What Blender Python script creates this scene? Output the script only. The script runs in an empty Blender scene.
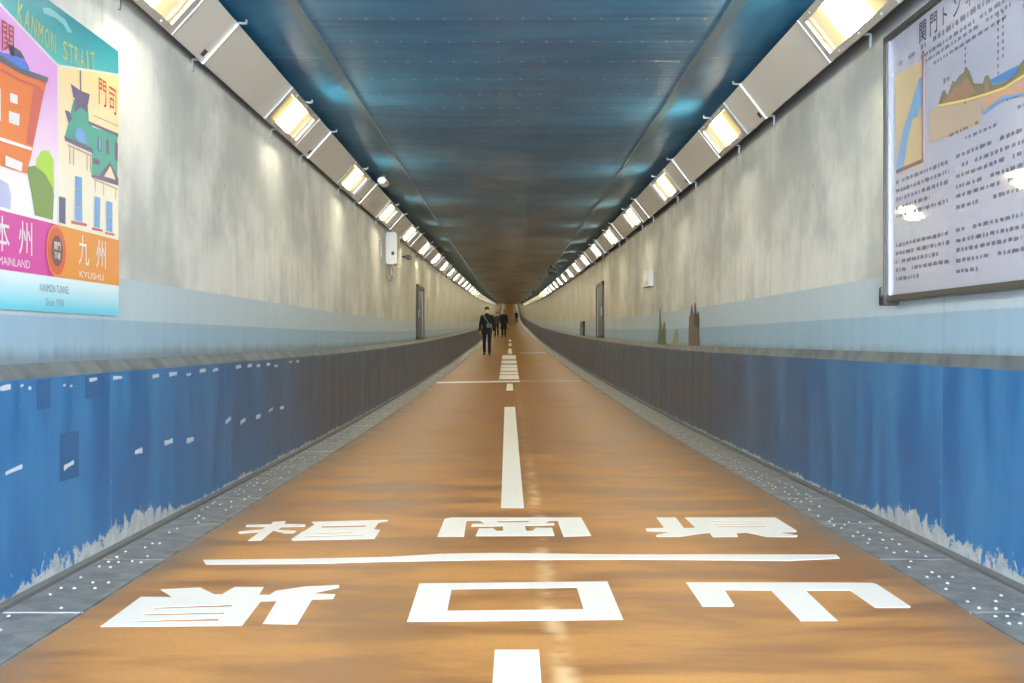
import bpy, bmesh, math, random, bisect
from mathutils import Vector, Matrix
from mathutils.geometry import tessellate_polygon
random.seed(7)
C = bpy.context.scene.collection
S = 0.9                      # every plan length below is in eye-heights; S turns it into metres
PI = math.pi

# ------------------------------------------------------------------ plan data (x / distance / height)
KEN_NEAR = [[[(-1.4267,4.1847),(-1.4344,4.6698),(-1.3084,4.6609),(-1.3982,4.8068),(-1.2496,4.8447),(-1.1604,4.7145),(-1.1297,4.7145),(-1.1118,4.8542),(-0.9933,4.8542),(-0.982,4.7055),(-0.9409,4.7055),(-0.9312,4.7787),(-0.829,4.8638),(-0.6946,4.8929),(-0.6878,4.8447),(-0.7778,4.7327),(-0.6837,4.7145),(-0.6815,4.6345),(-0.7602,4.6258),(-0.7469,4.2206),(-0.8686,4.2279),(-0.8917,4.5998),(-0.9507,4.5912),(-0.9361,4.199)],[(-1.3306,4.4865),(-1.0491,4.532),(-1.0414,4.4988),(-1.3188,4.462)],[(-1.3316,4.3786),(-1.0478,4.41),(-1.0403,4.3786),(-1.3245,4.3553)],[(-1.3383,4.272),(-1.0458,4.3095),(-1.0367,4.272),(-1.3296,4.2498)]]]
KUCHI = [[[(-0.3703,4.9258),(0.4046,4.9657),(0.4063,4.2896),(-0.3635,4.2599)],[(-0.2326,4.8149),(0.2718,4.8481),(0.2741,4.4528),(-0.2293,4.4287)]]]
YAMA = [[[(0.7273,4.9485),(1.4927,4.9389),(1.5033,4.9105),(1.5039,4.4965),(1.4943,4.4808),(1.3648,4.4808),(1.3591,4.791),(1.1813,4.791),(1.1675,4.2714),(1.0365,4.2714),(1.0438,4.791),(0.8601,4.8),(0.8471,4.5203),(0.8379,4.5044),(0.7236,4.5044)]]]
FUKU = [[[(-1.4158,6.4423),(-1.4215,6.4885),(-1.2915,6.5119),(-1.3007,6.5951),(-1.2322,6.6193),(-1.2262,6.5237),(-1.1048,6.5002),(-1.0975,6.4308),(-1.2177,6.408),(-1.2199,6.3184),(-1.1144,6.2854),(-1.1156,6.2098),(-1.1619,6.2045),(-1.2383,6.2964),(-1.2381,5.9836),(-1.3021,5.9737),(-1.3002,6.242),(-1.3912,6.1939),(-1.4088,6.2259),(-1.4052,6.2636),(-1.3046,6.335),(-1.3004,6.4137),(-1.4081,6.4194)]],[[(-1.089,6.5951),(-0.6767,6.6681),(-0.6699,6.6193),(-0.7169,6.5711),(-0.7154,6.3406),(-0.6794,6.3074),(-0.6791,6.0336),(-1.0833,5.9836),(-1.0946,6.0235),(-1.0776,6.2636),(-1.0702,6.2964),(-1.0554,6.5002)],[(-1.0059,6.4423),(-0.7693,6.4769),(-0.7714,6.4194),(-1.0014,6.3854)],[(-0.9962,6.2152),(-0.8206,6.2528),(-0.817,6.2259),(-0.9919,6.1886)],[(-1.0419,6.1049),(-0.7539,6.1674),(-0.7507,6.1412),(-1.0375,6.0793)]]]
OKA = [[[(-0.3626,6.7052),(-0.326,6.7554),(0.4029,6.7554),(0.4179,6.1256),(0.275,6.0946),(0.2665,6.5711),(0.2671,6.6314),(0.2212,6.6314),(0.1927,6.5355),(0.2411,6.5473),(0.243,6.4769),(0.0814,6.4595),(0.0879,6.2854),(0.1227,6.2854),(0.1421,6.3741),(0.2263,6.3854),(0.2298,6.1256),(-0.1725,6.1153),(-0.1619,6.3629),(-0.0872,6.3741),(-0.0686,6.2854),(-0.0338,6.2854),(-0.0346,6.4423),(-0.2054,6.4308),(-0.202,6.5237),(-0.1346,6.5355),(-0.1641,6.6314),(-0.2329,6.6314),(-0.2372,6.5711),(-0.2309,6.0946),(-0.3658,6.0946)],[(-0.0723,6.6253),(0.1112,6.6375),(0.1012,6.5831),(-0.0626,6.5711)]]]
KEN_FAR = [[[(0.8262,6.7554),(0.9356,6.7554),(0.9269,6.3741),(0.9903,6.3854),(0.987,6.7554),(1.4963,6.7554),(1.5053,6.2854),(1.4906,6.242),(1.3956,6.242),(1.4737,6.136),(1.4571,6.0844),(1.3036,6.0946),(1.2294,6.2312),(1.1736,6.2098),(1.1603,6.0946),(1.032,6.0844),(1.0362,6.2205),(0.9958,6.1992),(0.8652,6.0946),(0.7471,6.0946),(0.7518,6.1465),(0.8357,6.2528),(0.7171,6.2745),(0.7228,6.3629),(0.8225,6.3854)],[(1.1136,6.6193),(1.3975,6.6193),(1.3911,6.5891),(1.1085,6.5891)],[(1.1076,6.5296),(1.3868,6.5473),(1.3793,6.5119),(1.1026,6.5002)],[(1.1205,6.448),(1.3829,6.4653),(1.3755,6.4308),(1.1155,6.4194)]]]
BORDER = [[[(-1.3932,5.4545),(-1.3519,5.3452),(-0.9353,5.3571),(-0.5388,5.4103),(-0.0659,5.4545),(0.549,5.467),(1.2608,5.4323),(1.5126,5.492),(1.52,5.5866),(0.8877,5.5918),(0.5615,5.5918),(-0.068,5.6285),(-0.3248,5.6075),(-0.5507,5.53),(-0.9566,5.4795)]]]
DASHES = [[[(-0.0474,3.871),(0.0952,3.871),(0.0918,3.2877),(-0.0507,3.2877)]],[[(-0.0727,17.4553),(0.08,17.4553),(0.0863,7.1429),(-0.0506,7.1429)]],[[(-0.0519,24.9223),(0.0665,24.9223),(0.0684,22.1761),(-0.0628,22.1761)]],[[(-0.054,58.9445),(0.0933,58.9445),(0.1035,49.69),(-0.0538,49.69)]],[[(-0.0421,72.2274),(0.1083,72.2274),(0.1131,64.6492),(-0.0485,64.6492)]],[[(-0.0413,82.6855),(0.1102,82.6855),(0.1161,77.4271),(-0.0452,77.4271)]]]
BLOCK = [[[(-0.2818,47.6365),(0.2422,47.6365),(0.2178,26.9483),(-0.2336,26.9483)]]]
CROSS = [[[(-1.8371,25.7834),(0.231,26.4031),(0.2252,25.7368),(-1.7915,25.144)]],[[(0.231,26.4031),(1.5512,26.4031),(1.523,25.9241),(0.2268,25.9241)]],[[(0.4499,51.4191),(1.584,52.0751),(1.5302,50.3064),(0.4361,49.8428)]]]
HILL_LIGHT = [[(4.9087,1.6861),(4.9208,1.7418),(4.9791,1.7846),(5.0578,1.7971),(5.1096,1.7666),(5.1161,1.6152),(4.933,1.5932)]]
HILL_DARK = [[(4.8141,1.6929),(4.9027,1.7128),(5.0103,1.6942),(5.0901,1.6494),(5.1096,1.6144),(5.0966,1.5097),(4.9027,1.5094),(4.8728,1.586)]]
SHRINE_ROOF = [[(4.4151,2.075),(4.5927,2.0835),(4.7568,2.0769),(5.0324,2.1013),(5.026,2.079),(4.7568,2.0572),(4.5927,2.0589),(4.4151,2.0502)]]
SHRINE_DOME = [[(4.4151,2.1019),(4.5927,2.0992),(4.7147,2.1215),(4.8141,2.1193),(4.8491,2.0979),(4.8433,2.0764),(4.7008,2.0643),(4.5927,2.0678),(4.4151,2.0696)],[(4.6461,2.1483),(4.7568,2.1466),(4.8083,2.1238),(4.7147,2.1169),(4.6597,2.1118)]]
SHRINE_BODY = [[(4.4151,2.0502),(4.5927,2.0589),(4.7568,2.0572),(5.0197,2.0777),(4.9791,1.9997),(4.858,1.7383),(4.8141,1.667),(4.5927,1.6644),(4.4151,1.6624)]]
SHRINE_SHADE = [[(4.8847,2.0344),(4.9946,2.0369),(4.8728,1.7881),(4.8083,1.7894)],[(4.4151,2.0265),(4.5927,2.0342),(4.7568,2.034),(4.9636,2.0475),(4.9574,2.0365),(4.7568,2.0224),(4.5927,2.023),(4.4151,2.0158)]]
SHRINE_WHITE = [[(4.4151,1.768),(4.5927,1.772),(4.8669,1.78),(4.8609,1.7672),(4.5927,1.7585),(4.4151,1.755)],[(4.6516,1.9589),(4.723,1.9621),(4.723,1.9275),(4.6516,1.9226)],[(4.6407,1.8865),(4.7427,1.8921),(4.737,1.8448),(4.6407,1.8412)],[(4.6086,1.7094),(4.771,1.7053),(4.7624,1.6692),(4.6086,1.67)],[(4.5149,1.9506),(4.5665,1.9548),(4.5665,1.8333),(4.5149,1.8294)]]
SHRINE_ARCH = [[(4.4396,1.6206),(4.5927,1.6106),(4.6461,1.6041),(4.6733,1.562),(4.6679,1.5067),(4.4396,1.5122)]]
HALL_ROOF = [[(5.2364,2.0014),(5.3052,2.0052),(5.3434,2.071),(5.5192,2.0881),(5.5364,2.0065),(5.5886,1.9915),(5.9435,2.0153),(5.9435,1.7677),(5.5711,1.7624),(5.5781,1.8856),(5.2364,1.8865),(5.28,1.9541)]]
HALL_PURPLE = [[(5.3052,2.1332),(5.4282,2.1273),(5.5468,2.1361),(5.5226,2.0851),(5.337,2.0791)],[(5.3563,2.0795),(5.5158,2.0911),(5.5158,2.0451),(5.4349,2.0536),(5.3499,2.0137)],[(5.415,2.216),(5.4316,2.2197),(5.4349,2.1275),(5.4183,2.1264)],[(5.2272,1.8895),(5.5816,1.8923),(5.5886,1.8689),(5.2364,1.8704)],[(5.2364,2.0037),(5.2862,2.0062),(5.3242,1.9831),(5.28,1.9518)],[(5.5295,2.0089),(5.9514,2.0232),(5.9514,2.0076),(5.5364,1.9956)],[(5.6706,1.776),(5.8266,1.8676),(5.9514,1.8014),(5.9514,1.7648),(5.5711,1.755),(5.5711,1.7672)],[(5.6489,1.9564),(5.707,1.9587),(5.707,1.8936),(5.6489,1.8907)],[(5.7699,1.9667),(5.8114,1.9686),(5.8114,1.8972),(5.7699,1.8971)],[(5.8962,1.9723),(5.9435,1.9749),(5.9435,1.885),(5.8962,1.8844)],[(5.5886,1.8481),(5.6778,1.8517),(5.6778,1.8268),(5.5886,1.8211)]]
HALL_CREAM = [[(5.7364,1.7825),(5.8266,1.8459),(5.904,1.7885)]]
HALL_BLUE = [[(5.3531,1.9086),(5.3628,1.9397),(5.4183,1.9625),(5.4818,1.9449),(5.5021,1.8953),(5.4019,1.8932)],[(5.3531,1.7325),(5.4415,1.7363),(5.4415,1.5334),(5.3531,1.533)],[(5.6062,1.6713),(5.6851,1.6732),(5.6778,1.5279),(5.5991,1.528)],[(5.7699,1.6694),(5.8573,1.6705),(5.8573,1.5254),(5.7699,1.5251)],[(5.6633,1.9538),(5.6923,1.955),(5.6923,1.8975),(5.6633,1.8967)]]
HALL_SILL = [[(5.3052,1.5282),(5.5021,1.5333),(5.5021,1.52),(5.3052,1.5154)],[(5.5711,1.5229),(5.7143,1.5263),(5.7143,1.515),(5.5711,1.5119)],[(5.7512,1.5184),(5.8884,1.5217),(5.8884,1.5114),(5.7512,1.5083)]]
HALL_LINES = [[(5.2612,1.8584),(5.5711,1.8577),(5.5711,1.8503),(5.2612,1.8515)],[(5.28,1.8499),(5.2925,1.8496),(5.2925,1.7765),(5.28,1.7769)],[(5.3242,1.85),(5.337,1.8497),(5.337,1.7771),(5.3242,1.7776)],[(5.4953,1.8508),(5.509,1.8505),(5.509,1.778),(5.4953,1.7785)],[(5.5433,1.8509),(5.5572,1.8506),(5.5572,1.7751),(5.5433,1.7756)],[(5.5921,1.753),(5.9355,1.7497),(5.9355,1.7419),(5.5921,1.7456)],[(5.6062,1.7426),(5.6168,1.7428),(5.6168,1.6947),(5.6062,1.6946)],[(5.7216,1.7428),(5.7327,1.743),(5.7327,1.6902),(5.7216,1.6901)],[(5.8962,1.7422),(5.9079,1.7424),(5.9079,1.6918),(5.8962,1.6918)],[(5.5886,2.0491),(5.9435,2.061),(5.9435,2.0557),(5.5886,2.0442)],[(5.3531,1.6797),(5.4415,1.6838),(5.4415,1.6778),(5.3531,1.6738)],[(5.3531,1.5975),(5.4415,1.599),(5.4415,1.5931),(5.3531,1.5917)],[(5.6062,1.6012),(5.6851,1.6022),(5.6851,1.5972),(5.6062,1.5963)],[(5.7699,1.5972),(5.8573,1.5986),(5.8573,1.5934),(5.7699,1.5922)]]
HALL_DOOR = [[(5.1665,1.6186),(5.2426,1.6208),(5.2426,1.5059),(5.1665,1.5064)]]
SWOOSH = [[(4.987,2.3818),(5.0705,2.402),(5.2435,2.3987),(5.3274,2.3639),(5.2711,2.3515),(5.2216,2.3724),(5.1225,2.3764),(5.002,2.3606)]]
MAP = [[(6.3229,2.3943),(5.9085,2.3751),(5.9023,1.8853),(5.9023,1.8637),(6.2991,1.8818)]]
RIVER = [[(5.9085,2.303),(5.9656,2.2901),(6.0216,2.2361),(6.0698,2.1867),(6.1255,2.1378),(6.1938,2.0825),(6.2331,2.0285),(6.2801,1.9596),(6.3181,1.8807),(6.2053,1.8816),(6.1709,1.9256),(6.1323,2.0119),(6.0875,2.0713),(6.0544,2.1172),(5.9784,2.1105),(5.9148,2.1636)]]
MOUNTAIN = [[(5.6869,2.1153),(5.6294,2.1693),(5.601,2.1668),(5.5636,2.1353),(5.5268,2.1682),(5.4994,2.1893),(5.4724,2.1767),(5.419,2.195),(5.3754,2.1952),(5.3358,2.2157),(5.2985,2.1846),(5.2485,2.1222),(5.1512,2.1014),(5.1275,2.1276),(5.0884,2.1252),(5.0652,2.0892),(5.0499,2.0748),(4.9232,2.0574),(4.8165,2.0651),(4.782,2.0954),(4.7144,2.1173),(4.6358,2.1043),(4.6358,2.0478),(4.7466,2.0427),(4.9232,2.0346),(5.1196,2.0478),(5.3495,2.0707)]]
MOUNT_BROWN = [[(5.6389,2.1093),(5.4904,2.1471),(5.4545,2.1529),(5.3754,2.1493),(5.3358,2.1734),(5.2817,2.1293),(5.2157,2.0738),(5.3495,2.072)],[(5.1354,2.051),(5.1228,2.1016),(5.0946,2.1017),(5.076,2.045)]]
GRAPH_EARTH = [[(5.8158,2.1122),(5.6773,2.1044),(5.3495,2.0655),(5.1768,2.0469),(5.1704,1.9289),(5.4545,1.94),(5.8118,1.9505)]]
GRAPH_ORANGE = [[(5.1704,2.0449),(5.1196,2.0428),(4.9232,2.0298),(4.7466,2.038),(4.6358,2.041),(4.6358,1.9686),(4.7466,1.9772),(4.9671,2.0045),(5.1354,1.9821)]]
GRAPH_SEA = [[(5.0652,2.0984),(4.782,2.0971),(4.8165,2.0663),(4.9304,2.0602),(5.0499,2.0766)]]
GRAPH_YELLOW = [[(5.6811,2.1142),(5.3495,2.0733),(5.1196,2.0522),(4.9232,2.0394),(4.7466,2.0485),(4.6358,2.0545),(4.6358,2.0455),(4.7466,2.038),(4.9232,2.0298),(5.1196,2.0428),(5.3495,2.0642),(5.6811,2.1052)]]
GRAPH_BLUE = [[(5.1433,1.9711),(4.9671,2.0026),(4.8657,1.994),(4.6358,1.9657),(4.6358,1.9527),(4.8657,1.9822),(4.9524,1.9864),(5.1354,1.9602)]]
SCRAPS = [(4.6196,0.5001,0.191,0.018),(5.1948,0.4581,0.118,0.02),(6.1729,0.4269,0.127,0.024),(6.7148,0.4307,0.185,0.025),(7.165,0.4048,0.171,0.026),(8.1363,0.4532,0.153,0.028),(8.5839,0.419,0.208,0.029),(9.1154,0.4208,0.16,0.027),(9.5858,0.4424,0.177,0.026),(10.0553,0.4348,0.155,0.025),(4.539,0.8191,0.1,0.018),(5.4986,0.8185,0.101,0.016),(5.8402,0.8172,0.131,0.017),(6.4698,0.8069,0.118,0.022),(6.8026,0.8086,0.154,0.023),(7.1322,0.7959,0.104,0.014),(7.4595,0.8102,0.143,0.022),(7.7871,0.8056,0.14,0.021),(8.4445,0.8119,0.165,0.023),(8.8068,0.8103,0.149,0.022),(9.1154,0.8037,0.128,0.022),(9.4925,0.8071,0.139,0.021),(9.8026,0.7912,0.148,0.019),(10.4597,0.8079,0.14,0.02),(10.8074,0.8068,0.135,0.021),(4.6975,0.8197,0.025,0.009),(4.7692,0.8099,0.035,0.012),(5.1434,0.8051,0.03,0.01),(5.2226,0.8021,0.031,0.01)]
PATCHES = [(4.9165,0.7801,0.143,0.125),(5.522,0.788,0.25,0.105),(5.2051,0.4977,0.229,0.203)]
WEED_RED = [[(13.9625,0.9318),(13.9123,1.2589),(13.8131,1.3035),(13.7396,1.3848),(13.6789,1.4107),(13.6188,1.3266),(13.5237,1.288),(13.4767,1.4137),(13.4067,1.4115),(13.3374,1.284),(13.2011,1.3166),(13.1339,1.2092),(13.1786,1.1037),(13.1006,0.936)]]
WEED_DARK = [[(13.5474,1.1612),(13.4767,1.4137),(13.4067,1.4151),(13.3374,1.284),(13.2011,1.3166),(13.1339,1.2092),(13.1786,1.1214)],[(13.8131,1.2942),(13.7153,1.3934),(13.6428,1.4096),(13.6188,1.3175)]]
WEED_GREEN = [[(16.884,0.9244),(16.7743,1.087),(16.702,1.1987),(16.6482,1.4395),(16.5592,1.4416),(16.4712,1.2623),(16.3495,1.1287),(16.2126,1.2256),(16.078,1.2561),(15.9785,1.1258),(15.9292,0.9286)]]
WEED_YELLOW = [[(15.3,0.9315),(15.2248,1.0381),(15.0767,1.1187),(14.9314,1.1376),(14.8171,1.0768),(14.7326,0.934)]]
COOL_FILL=1350; EXPO=0.76; GLOWV=66; VT='Standard'

# ------------------------------------------------------------------ long profile of the tunnel
ZP=[(-12,0),(12,0),(20,.045),(34,.2),(45,.36),(60,.6),(75,.86),(90,1.2),(134,2.25),(163,2.95),(200,4.05),(236,5.5),(280,8.2),(345,12.3)]
_xs=[p[0] for p in ZP]; _ys=[p[1] for p in ZP]; _n=len(_xs)
_h=[_xs[i+1]-_xs[i] for i in range(_n-1)]; _s=[(_ys[i+1]-_ys[i])/_h[i] for i in range(_n-1)]
_m=[_s[0]]+[0 if _s[i-1]*_s[i]<=0 else 2*_s[i-1]*_s[i]/(_s[i-1]+_s[i]) for i in range(1,_n-1)]+[_s[-1]]
def Z(d):
    if d<=_xs[0]: return _ys[0]
    if d>=_xs[-1]: return _ys[-1]
    i=bisect.bisect_right(_xs,d)-1; t=(d-_xs[i])/_h[i]
    return _ys[i]*(2*t**3-3*t*t+1)+_m[i]*_h[i]*(t**3-2*t*t+t)+_ys[i+1]*(-2*t**3+3*t*t)+_m[i+1]*_h[i]*(t**3-t*t)
def slope(d): return (Z(d+.5)-Z(d-.5))
DMAX=345.0; DMIN=-10.0
def stations(a,b):
    out=[]; d=a
    while d<b-1e-6:
        out.append(d); d+= .5 if d<40 else (1.0 if d<120 else 3.0)
    out.append(b); return out

# ------------------------------------------------------------------ materials
def lin(r,g,b):
    f=lambda c:(c/255/12.92 if c/255<=.04045 else ((c/255+.055)/1.055)**2.4)
    return (f(r),f(g),f(b),1)
class NT:
    def __init__(s,name):
        s.m=bpy.data.materials.new(name); s.m.use_nodes=True; s.t=s.m.node_tree; s.t.nodes.clear()
        s.out=s.n('ShaderNodeOutputMaterial'); s.b=s.n('ShaderNodeBsdfPrincipled'); s.l(s.b.outputs[0],s.out.inputs[0])
    def n(s,typ,**kw):
        x=s.t.nodes.new(typ)
        for k,v in kw.items(): setattr(x,k,v)
        return x
    def l(s,a,b): s.t.links.new(a,b)
    def setv(s,inp,v):
        if hasattr(v,'is_output') or isinstance(v,bpy.types.NodeSocket): s.l(v,inp)
        else: inp.default_value=v
    def math(s,op,a,b=0.0,c=0.0,clamp=False):
        x=s.n('ShaderNodeMath',operation=op,use_clamp=clamp); s.setv(x.inputs[0],a); s.setv(x.inputs[1],b); s.setv(x.inputs[2],c); return x.outputs[0]
    def mix(s,f,a,b,blend='MIX'):
        x=s.n('ShaderNodeMix',data_type='RGBA',blend_type=blend); s.setv(x.inputs[0],f); s.setv(x.inputs[6],a); s.setv(x.inputs[7],b); return x.outputs[2]
    def rng(s,v,a,b,c=0.0,d=1.0,smooth=True):
        x=s.n('ShaderNodeMapRange',interpolation_type='SMOOTHSTEP' if smooth else 'LINEAR'); s.setv(x.inputs[0],v)
        for i,q in enumerate((a,b,c,d)): x.inputs[i+1].default_value=q
        return x.outputs[0]
    def attr(s,name): return s.n('ShaderNodeAttribute',attribute_name=name).outputs['Fac']
    def vec(s,x,y,z):
        c=s.n('ShaderNodeCombineXYZ')
        for i,v in enumerate((x,y,z)): s.setv(c.inputs[i],v)
        return c.outputs[0]
    def noise(s,v,scale,detail=4.0,rough=.55,dist=0.0):
        x=s.n('ShaderNodeTexNoise'); s.l(v,x.inputs['Vector']); x.inputs['Scale'].default_value=scale; x.inputs['Detail'].default_value=detail
        x.inputs['Roughness'].default_value=rough; x.inputs['Distortion'].default_value=dist; return x.outputs['Fac']
    def bump(s,hgt,strength=.3,dist=.01):
        x=s.n('ShaderNodeBump'); x.inputs['Strength'].default_value=strength; x.inputs['Distance'].default_value=dist
        s.l(hgt,x.inputs['Height']); s.l(x.outputs[0],s.b.inputs['Normal'])
    def fin(s,col=None,rough=.5,metal=0.0,spec=.5,coat=0.0):
        if col is not None: s.setv(s.b.inputs['Base Color'],col)
        s.setv(s.b.inputs['Roughness'],rough); s.setv(s.b.inputs['Metallic'],metal); s.setv(s.b.inputs['Specular IOR Level'],spec)
        if coat: s.b.inputs['Coat Weight'].default_value=coat; s.b.inputs['Coat Roughness'].default_value=.03
        return s.m
def plain(name,rgb,rough=.5,metal=0.0,spec=.5,var=.12,scale=30,coat=0.0):
    k=NT(name); tc=k.n('ShaderNodeTexCoord').outputs['Object']; f=k.noise(tc,scale)
    c=lin(*rgb); d=tuple(x*(1-var) for x in c[:3])+(1,); e=tuple(min(1,x*(1+var)) for x in c[:3])+(1,)
    return k.fin(k.mix(f,d,e),rough,metal,spec,coat)
def gradz(name,rgb0,rgb1,z0,z1,rough=.35,coat=0.0):
    k=NT(name); g=k.n('ShaderNodeNewGeometry').outputs['Position']; x=k.n('ShaderNodeSeparateXYZ'); k.l(g,x.inputs[0])
    return k.fin(k.mix(k.rng(x.outputs[2],z0*S,z1*S,smooth=False),lin(*rgb0),lin(*rgb1)),rough,coat=coat)

def m_floor():
    k=NT('coated_floor'); d=k.attr('dist'); x=k.attr('cross')
    v1=k.vec(k.math('MULTIPLY',x,.55),k.math('MULTIPLY',d,1.5),0.0); n1=k.noise(v1,1.6,5,.6,.4)
    v2=k.vec(k.math('MULTIPLY',x,1.2),k.math('MULTIPLY',d,.8),3.0); n2=k.noise(v2,.9,3)
    n3=k.noise(k.vec(x,d,9.0),60,2)
    c=k.mix(k.rng(n1,.36,.62),lin(138,88,40),lin(190,134,70))
    c=k.mix(k.rng(n2,.5,.7,0,.45),c,lin(112,74,36))
    c=k.mix(k.rng(n3,.35,.65,0,.22),c,lin(142,96,48))
    # worn track along the middle
    w=k.math('ADD',x,k.math('MULTIPLY',k.math('SUBTRACT',k.noise(k.vec(0.0,d,1.0),1.6,2),.5),.10))
    tr=k.math('SUBTRACT',1.0,k.rng(k.math('ABSOLUTE',k.math('SUBTRACT',w,.155)),.0,.062))
    tr=k.math('MULTIPLY',tr,k.rng(k.noise(k.vec(x,d,5.0),3.2,3),.35,.62))
    tr=k.math('MULTIPLY',tr,k.rng(d,6.5,11,.75,.28))
    c=k.mix(tr,c,lin(232,198,150))
    # greyer and darker towards the two edges
    e=k.rng(k.math('ABSOLUTE',k.math('SUBTRACT',x,.06)),1.36,1.62)
    e=k.math('MULTIPLY',e,k.rng(n2,.3,.6,.25,.85))
    c=k.mix(e,c,lin(122,104,86))
    # dimmer light in the distance, painted into the floor colour
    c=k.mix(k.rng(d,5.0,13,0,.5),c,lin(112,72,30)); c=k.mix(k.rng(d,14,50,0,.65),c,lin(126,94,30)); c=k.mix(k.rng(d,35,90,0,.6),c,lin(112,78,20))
    k.bump(n3,.12,.004)
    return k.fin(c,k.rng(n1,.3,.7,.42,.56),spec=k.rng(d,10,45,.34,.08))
def m_dado():
    k=NT('blue_dado_paint'); d=k.attr('dist'); h=k.attr('hgt')
    v=k.vec(d,k.math('MULTIPLY',h,.25),0.0); st=k.noise(v,3.5,5,.65); st2=k.noise(k.vec(d,h,4.0),1.3,4)
    c=k.mix(k.rng(st,.35,.7),lin(28,97,156),lin(58,128,180))
    dirt_refl=k.math('MULTIPLY',k.rng(d,5.0,12.5,0,.86),k.rng(st2,.3,.65,.72,1.0))  # browner with distance: dirt plus grazing reflections, both painted into the colour
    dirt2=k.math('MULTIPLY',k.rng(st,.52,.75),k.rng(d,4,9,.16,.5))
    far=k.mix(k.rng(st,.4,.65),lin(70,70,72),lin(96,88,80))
    c=k.mix(k.math('MAXIMUM',dirt_refl,dirt2),c,far)
    # vertical panel joints
    jt=k.math('ABSOLUTE',k.math('SUBTRACT',k.math('FRACT',k.math('DIVIDE',d,2.3)),.5))
    jm=k.math('SUBTRACT',1.0,k.rng(jt,.0,.006)); c=k.mix(k.math('MULTIPLY',jm,.45),c,lin(96,150,206))
    # flaking at the foot
    fl=k.math('MULTIPLY_ADD',k.noise(k.vec(d,k.math('MULTIPLY',h,.8),7.0),11,7,.75,.8),.62,k.math('MULTIPLY',k.noise(k.vec(d,0.0,2.0),2.6,3,.6),.38))
    env=k.math('ADD',k.math('MULTIPLY',k.math('SUBTRACT',1.0,k.rng(k.math('ABSOLUTE',k.math('SUBTRACT',d,5.75)),.35,1.3)),.17),.05)
    low=k.math('SUBTRACT',1.0,k.math('DIVIDE',h,k.math('ADD',env,.02)),clamp=True)
    mk=k.rng(k.math('ADD',fl,k.math('MULTIPLY',low,.30)),.68,.705)
    mk=k.math('MULTIPLY',mk,k.rng(low,.0,.10))
    mk=k.math('MULTIPLY',mk,k.rng(d,12,20,1,.3))
    c=k.mix(mk,c,k.mix(k.noise(k.vec(d,h,2.0),14,3),lin(120,128,138),lin(222,222,218)))
    sp=k.noise(k.vec(d,h,6.0),26,2,.5); c=k.mix(k.rng(sp,.745,.77,0,.7),c,lin(170,195,220))
    k.bump(mk,.4,.004)
    return k.fin(c,k.rng(st,.3,.7,.32,.48),spec=.4)
def m_concrete(b1,b2):
    k=NT('painted_concrete'); d=k.attr('dist'); h=k.attr('hgt')
    big=k.noise(k.vec(d,h,0.0),1.1,6,.6); st=k.noise(k.vec(d,k.math('MULTIPLY',h,.12),2.0),5.5,5,.7); fine=k.noise(k.vec(d,h,8.0),22,4)
    c=k.mix(k.rng(big,.36,.64),lin(176,181,180),lin(218,220,217))
    c=k.mix(k.rng(st,.45,.75,0,.38),c,lin(150,156,156))
    c=k.mix(k.rng(d,10,26,0,.45),c,lin(192,186,152)); c=k.mix(k.rng(d,24,80,0,.6),c,lin(140,134,100))  # warm, dimmer lamp light on the far wall, painted into the colour
    hw=k.math('ADD',h,k.math('MULTIPLY',k.math('SUBTRACT',fine,.5),.012))
    faded=k.rng(d,11,40,1,.55)
    c=k.mix(k.math('MULTIPLY',k.math('SUBTRACT',1.0,k.rng(hw,b2-.006,b2+.006)),faded),c,k.mix(st,lin(166,188,202),lin(186,203,212)))
    c=k.mix(k.math('MULTIPLY',k.math('SUBTRACT',1.0,k.rng(hw,b1-.006,b1+.006)),faded),c,k.mix(st,lin(132,165,190),lin(156,186,204)))
    c=k.mix(k.math('SUBTRACT',1.0,k.rng(k.math('ADD',h,k.math('MULTIPLY',big,.06)),.93,1.02,0,.65)),c,c)
    # darker just above the ledge and at the wall top, scars and dark pocks
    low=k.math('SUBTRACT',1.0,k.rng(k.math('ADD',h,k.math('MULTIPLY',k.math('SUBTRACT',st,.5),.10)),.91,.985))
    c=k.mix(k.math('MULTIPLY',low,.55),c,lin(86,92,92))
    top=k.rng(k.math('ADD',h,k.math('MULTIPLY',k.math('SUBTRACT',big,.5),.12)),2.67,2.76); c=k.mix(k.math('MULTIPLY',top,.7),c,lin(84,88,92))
    vo=k.n('ShaderNodeTexVoronoi'); k.l(k.vec(k.math('MULTIPLY',d,1.3),k.math('MULTIPLY',h,.62),0.0),vo.inputs['Vector']); vo.inputs['Scale'].default_value=2.3
    sc=k.n('ShaderNodeSeparateColor'); k.l(vo.outputs['Color'],sc.inputs[0])
    pk=k.math('SUBTRACT',1.0,k.rng(vo.outputs['Distance'],.035,.06)); pk=k.math('MULTIPLY',pk,k.math('GREATER_THAN',sc.outputs[0],.5)); pk=k.math('MULTIPLY',pk,k.rng(fine,.4,.55)); pk=k.math('MULTIPLY',pk,k.rng(h,1.4,1.6))
    c=k.mix(k.math('MULTIPLY',pk,.75),c,lin(82,100,112))
    jt=k.math('ABSOLUTE',k.math('SUBTRACT',k.math('FRACT',k.math('DIVIDE',d,3.84)),.5)); jm=k.math('SUBTRACT',1.0,k.rng(jt,.0,.006)); c=k.mix(k.math('MULTIPLY',jm,.25),c,lin(120,126,126))
    k.bump(k.math('ADD',big,fine),.25,.006)
    return k.fin(c,.55,spec=.35)
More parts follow.
